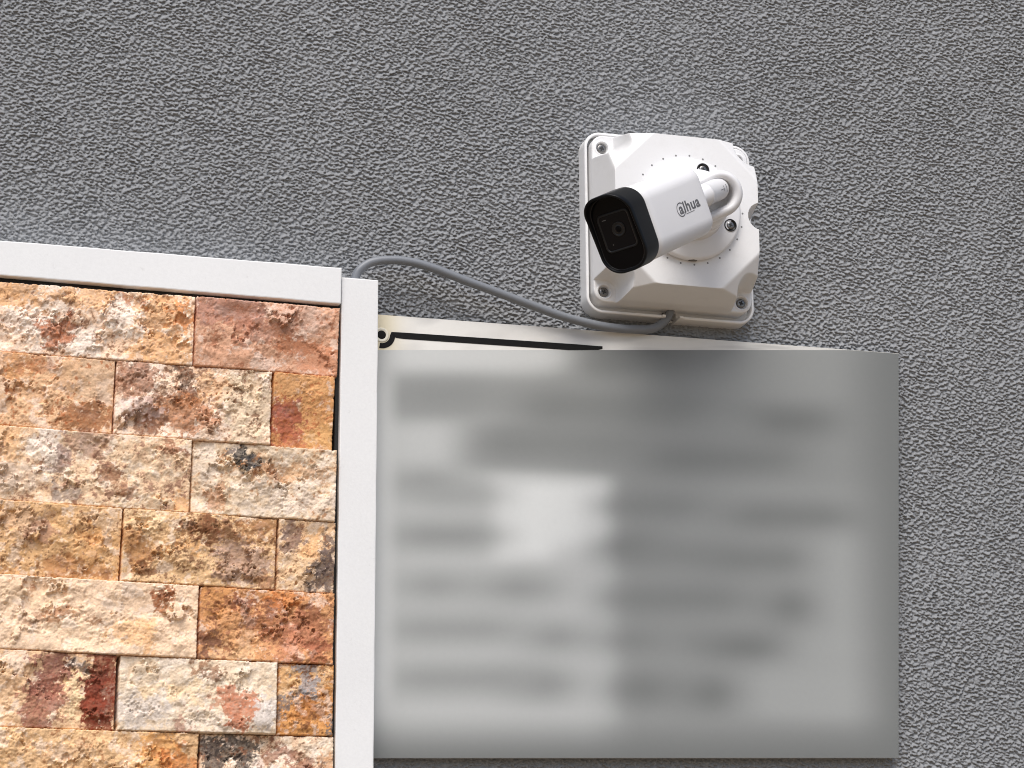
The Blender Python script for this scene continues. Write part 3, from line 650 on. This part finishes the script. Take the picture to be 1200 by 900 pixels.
# swivel head: stadium shell with the tail of the body running into its pocket
HA = Vector((-0.10, -0.22, 1.0)).normalized()
HL = (nF-HA*nF.dot(HA)).normalized(); HW = HA.cross(HL)
HC3 = Vector((133.6, 132.6, 4.0))
def stad(r_, L, d, n=20):
    o = []
    base_ = Vector((HC3.x, HC3.y, CB+17.6+6.0))+HA*d
    for i in range(n+1):
        a = math.pi*(0.5+i/n); o.append(tuple(base_+HL*(r_*math.cos(a))+HW*(r_*math.sin(a))))
    for i in range(n+1):
        a = math.pi*(-0.5+i/n); o.append(tuple(base_+HL*(L+r_*math.cos(a))+HW*(r_*math.sin(a))))
    return o
prof = [(10, 0, -12.0), (14, 2, -2), (16.6, 6, 5), (17.5, 9, 11), (17.7, 12, 17), (17.3, 13, 20.6), (16.2, 14, 23.2), (14.2, 15, 24.4), (12.2, 15.5, 24.0), (10.7, 15.5, 22.4), (9.9, 15.5, 20.2), (9.5, 15.5, 8), (8, 15.5, 6)]
V, F = loft([stad(a, b_, c_) for a, b_, c_ in prof])
link('swivel_head', mesh_py('swivel_head', V, F), M_plastic2, sc)
prof = [(10.5, 0.5), (10.5, -6), (10.0, -6.5), (8.2, -6.8), (8.0, -22), (8.4, -22.3), (8.4, -30), (8.8, -30.3), (8.8, -31.2), (8.4, -31.5), (8.4, -58), (7.6, -61), (5, -62.5), (1, -63)]
V, F = lathe(tuple(RC), tuple(nF), prof, 48)
link('tail_barrel', mesh_py('tail_barrel', V, F), M_plastic2, sc)

vw = w2l(-fw); vw = (vw-nF*vw.dot(nF)).normalized(); vt = nF.cross(vw)
for a0, a1, b0, b1 in ((-50.5, -44.0, -0.2, 0.2), (-51.0, -50.4, -2.0, 2.4), (-55.5, -54.8, -3.6, 2.6)):
    V = []
    for k in range(5):
        an = (b0+(b1-b0)*k/4)/8.4-0.25
        dirv = vw*math.cos(an)+vt*math.sin(an)
        V += [tuple(RC+nF*a0+dirv*8.55), tuple(RC+nF*a1+dirv*8.55)]
    link('index_mark', mesh_py('index_mark', V, [(2*i, 2*i+1, 2*i+3, 2*i+2) for i in range(4)]), M_logo, sc)
def rrb(a, b_, r_, t, n=10, cx=0, cy_=0): return [bp(x+cx, y+cy_, t) for x, y in rr_ring(a, b_, r_, n)]
A0, B0, A1, B1 = 17.9, 26.0, 17.4, 27.6
CX1, CY1 = -2.0, -1.0
TB = 94.0
rings = []
for t_off, sh in ((0, 5.0), (0.6, 3.2), (1.8, 1.5), (3.6, 0.4), (6, 0.0)):
    rings.append(rrb(A0-sh, B0-sh, 11.5-min(sh, 4), t_off))
for k in range(1, 9):
    f = k/8; rings.append(rrb(A0+(A1-A0)*f, B0+(B1-B0)*f, 11.5+2.5*f, 6+(TB-6)*f, cx=CX1*f, cy_=CY1*f))
V, F = loft(rings)
link('camera_body', mesh_py('camera_body', V, F), M_plastic2, sc)

# black hood with a peak over the window
TF = 116.0
rg = rr_ring(18.3, 28.4, 15.0, 14)
def peak(x, y):
    return 9.0*max(0.0, min(1.0, (-y-6.0)/24.0))**1.1
def hring(off, t, pk=0.0, r_=15.0):
    return [bp(x+CX1, y+CY1, t+pk*peak(x, y)) for x, y in rr_ring(18.3-off, 28.4-off, max(r_-off, 2), 14)]
rings = [hring(1.2, TB-0.6), hring(0.2, TB), hring(0, TB+1.0), hring(0, TF-3, 0.5), hring(0.0, TF-0.8, 1), hring(0.5, TF, 1), hring(1.3, TF, 1), hring(1.9, TF-1.0, 1), hring(2.2, TF-3.2, 0.0), hring(4, TF-3.2, 0)]
V, F = loft(rings, cap0=True, cap1=True)
hood = link('hood', mesh_py('hood', V, F), M_black, sc)
def ring_tube(name, a, b_, r_, t, rad, mat, parent, n=10, cx=0, cy_=0, flat=1.0):
    outl = [(-1, -0.3), (-0.7, 0.5), (0, 0.8), (0.7, 0.5), (1, -0.3)]
    rings = [[bp(x+cx, y+cy_, t+rad*h_) for x, y in rr_ring(a+rad*o_, b_+rad*o_, r_+rad*o_, n)] for o_, h_ in outl]
    V, F = loft(rings, False, False)
    return link(name, mesh_py(name, V, F), mat, parent)
# front window, its thin bright-edged bezel, square lens frame, lens
V, F = loft([rrb(16.3, 26.4, 13.0, TF-3.4, cx=CX1, cy_=CY1), rrb(16.3, 26.4, 13.0, TF-2.2, cx=CX1, cy_=CY1), rrb(15.7, 25.8, 12.4, TF-1.9, cx=CX1, cy_=CY1)])
link('front_window', mesh_py('front_window', V, F), M_glass, sc, smooth=False)
ring_tube('window_bezel', 16.1, 26.2, 12.8, TF-1.9, 0.45, M_edge, sc, 12, CX1, CY1)
LX, LY = -1.3, -2.2
lf = ring_tube('lens_frame', 12.1, 13.1, 3.2, TF-1.7, 0.9, M_edge, sc, 8, LX, LY)
V, F = loft([[bp(x+LX, y+LY, TF-2.0) for x, y in rr_ring(11.6, 12.6, 3, 8)], [bp(x+LX, y+LY, TF-1.6) for x, y in rr_ring(11.6, 12.6, 3, 8)]])
link('lens_pane', mesh_py('lens_pane', V, F), M_lens, sc, smooth=False)
V, F = lathe(bp(LX+1.5, LY-1.0, TF-1.6), tuple(nF), [(5.2, -0.2), (5.2, 0.5), (4.9, 0.8), (4.4, 0.7), (4.1, 0.35), (2.9, 0.3), (2.7, 0.6), (2.4, 0.55), (1.6, 0.8), (0.3, 1.0)], 40)
link('lens', mesh_py('lens', V, F), M_edge, sc)
V, F = lathe(bp(LX+1.5, LY-1.0, TF-1.6), tuple(nF), [(2.3, 0.5), (2.2, 0.95), (1.5, 1.25), (0.4, 1.4)], 30)
link('lens_glass', mesh_py('lens_glass', V, F), M_glass, sc)
for x, y, a_, b_ in ((-7.5, -9.6, 1.6, 0.25), (-6.5, 8.5, 0.4, 0.3)):
    V, F = loft([[bp(x+px+LX, y+py+LY, TF-1.62) for px, py in rr_ring(a_, b_, 0.1, 2)], [bp(x+px+LX, y+py+LY, TF-1.45) for px, py in rr_ring(a_, b_, 0.1, 2)]])
    link('indicator_mark', mesh_py('indicator_mark', V, F), M_logo, sc, smooth=False)

# printed maker's mark on the side of the body
def side_x(t): return A0+(A1-A0+CX1)*(t-6)/(TB-6)
def lg(a, b_, up=0.12):            # a along the body towards the rear, b towards the top, from the mark's centre
    t = 35.0-a; return Vector(bp(side_x(t)+up, 0.4-b_, t))
logo = None
cu_ = bpy.data.curves.new('logo', 'FONT'); cu_.body = 'alhua'; cu_.size = 8.6; cu_.offset = 0.22; cu_.space_character = 1.08; cu_.resolution_u = 4
tmp = bpy.data.objects.new('logo', cu_); C.objects.link(tmp)
dg = bpy.context.evaluated_depsgraph_get(); me0 = bpy.data.meshes.new_from_object(tmp.evaluated_get(dg))
co = np.array([v.co[:] for v in me0.vertices]); faces = [tuple(p_.vertices) for p_ in me0.polygons]
bpy.data.objects.remove(tmp)
wid = co[:, 0].max()-co[:, 0].min()
TXT_W = 33.5; hgt_ = co[:, 1].max()
V = [tuple(lg((x-co[:, 0].min())/wid*TXT_W-14.0, y/hgt_*7.9-3.4)) for x, y, _ in co]
logo = link('logo', mesh_py('logo', V, faces), M_logo, sc, smooth=False)
# ring round the first letter and the small line of type under the word
def arc(name, ca, cb, ra, rb, a0, a1, w_, n=40):
    V = []; F = []
    for i in range(n+1):
        an = R(a0+(a1-a0)*i/n)
        for k in (1, -1): V.append(tuple(lg(ca+(ra+k*w_/2)*math.cos(an), cb+(rb+k*w_/2)*math.sin(an))))
    F = [(2*i, 2*i+1, 2*i+3, 2*i+2) for i in range(n)]
    return link(name, mesh_py(name, V, F), M_logo, sc, smooth=False)
arc('logo_ring', -11.0, -0.4, 6.0, 4.9, 50, 335, 0.8)
V = [tuple(lg(a, b_)) for a, b_ in ((-5.5, -5.0), (8, -5.0), (8, -4.5), (-5.5, -4.5))]
link('logo_underline', mesh_py('logo_underline', V, [(0, 1, 2, 3)]), M_mark, sc, smooth=False)

# ------------------------------------------------------------------ cable
pts = [(-127.2, 40, 15), (-126.6, 58, 15.5), (-125.8, 67.4, 16.5), (-122.6, 74.4, 17.5), (-113.9, 80.8, 18), (-99.5, 84.0, 18), (-83.1, 83.8, 18), (-64.6, 80.0, 18), (-41.4, 72.8, 18),
       (-16.8, 65.9, 17.5), (9.5, 58.3, 17), (34.6, 51.8, 15.5), (61.0, 47.6, 14), (80, 46.4, 13), (93.2, 46.8, 12.5), (108.0, 48.6, 12.0), (117.5, 54.5, 11.0), (123.4, 62.5, 10), (125.2, 70, 9.5), (125.2, 80, 9.5)]
P3 = [Vector(p_) for p_ in pts]; path = []
for i in range(1, len(P3)-2):
    p0, p1, p2, p3 = P3[i-1:i+3]
    for k in range(10):
        s = k/10
        path.append(0.5*((2*p1)+(p2-p0)*s+(2*p0-5*p1+4*p2-p3)*s*s+(3*p1-p0-3*p2+p3)*s**3))
path.append(P3[-2]); rings = []
for i, p_ in enumerate(path):
    tg = (path[min(i+1, len(path)-1)]-path[max(i-1, 0)]).normalized()
    n1 = tg.cross(Vector((0, 0, 1))).normalized(); n2 = tg.cross(n1)
    rings.append([tuple(p_+(n1*math.cos(a)+n2*math.sin(a))*3.3) for a in [2*math.pi*k/20 for k in range(20)]])
V, F = loft(rings)
cab = link('cable', mesh_py('cable', V, F), M_cable)
tag(cab, 'thin grey cable looping from behind the white post to the junction box', 'cable')
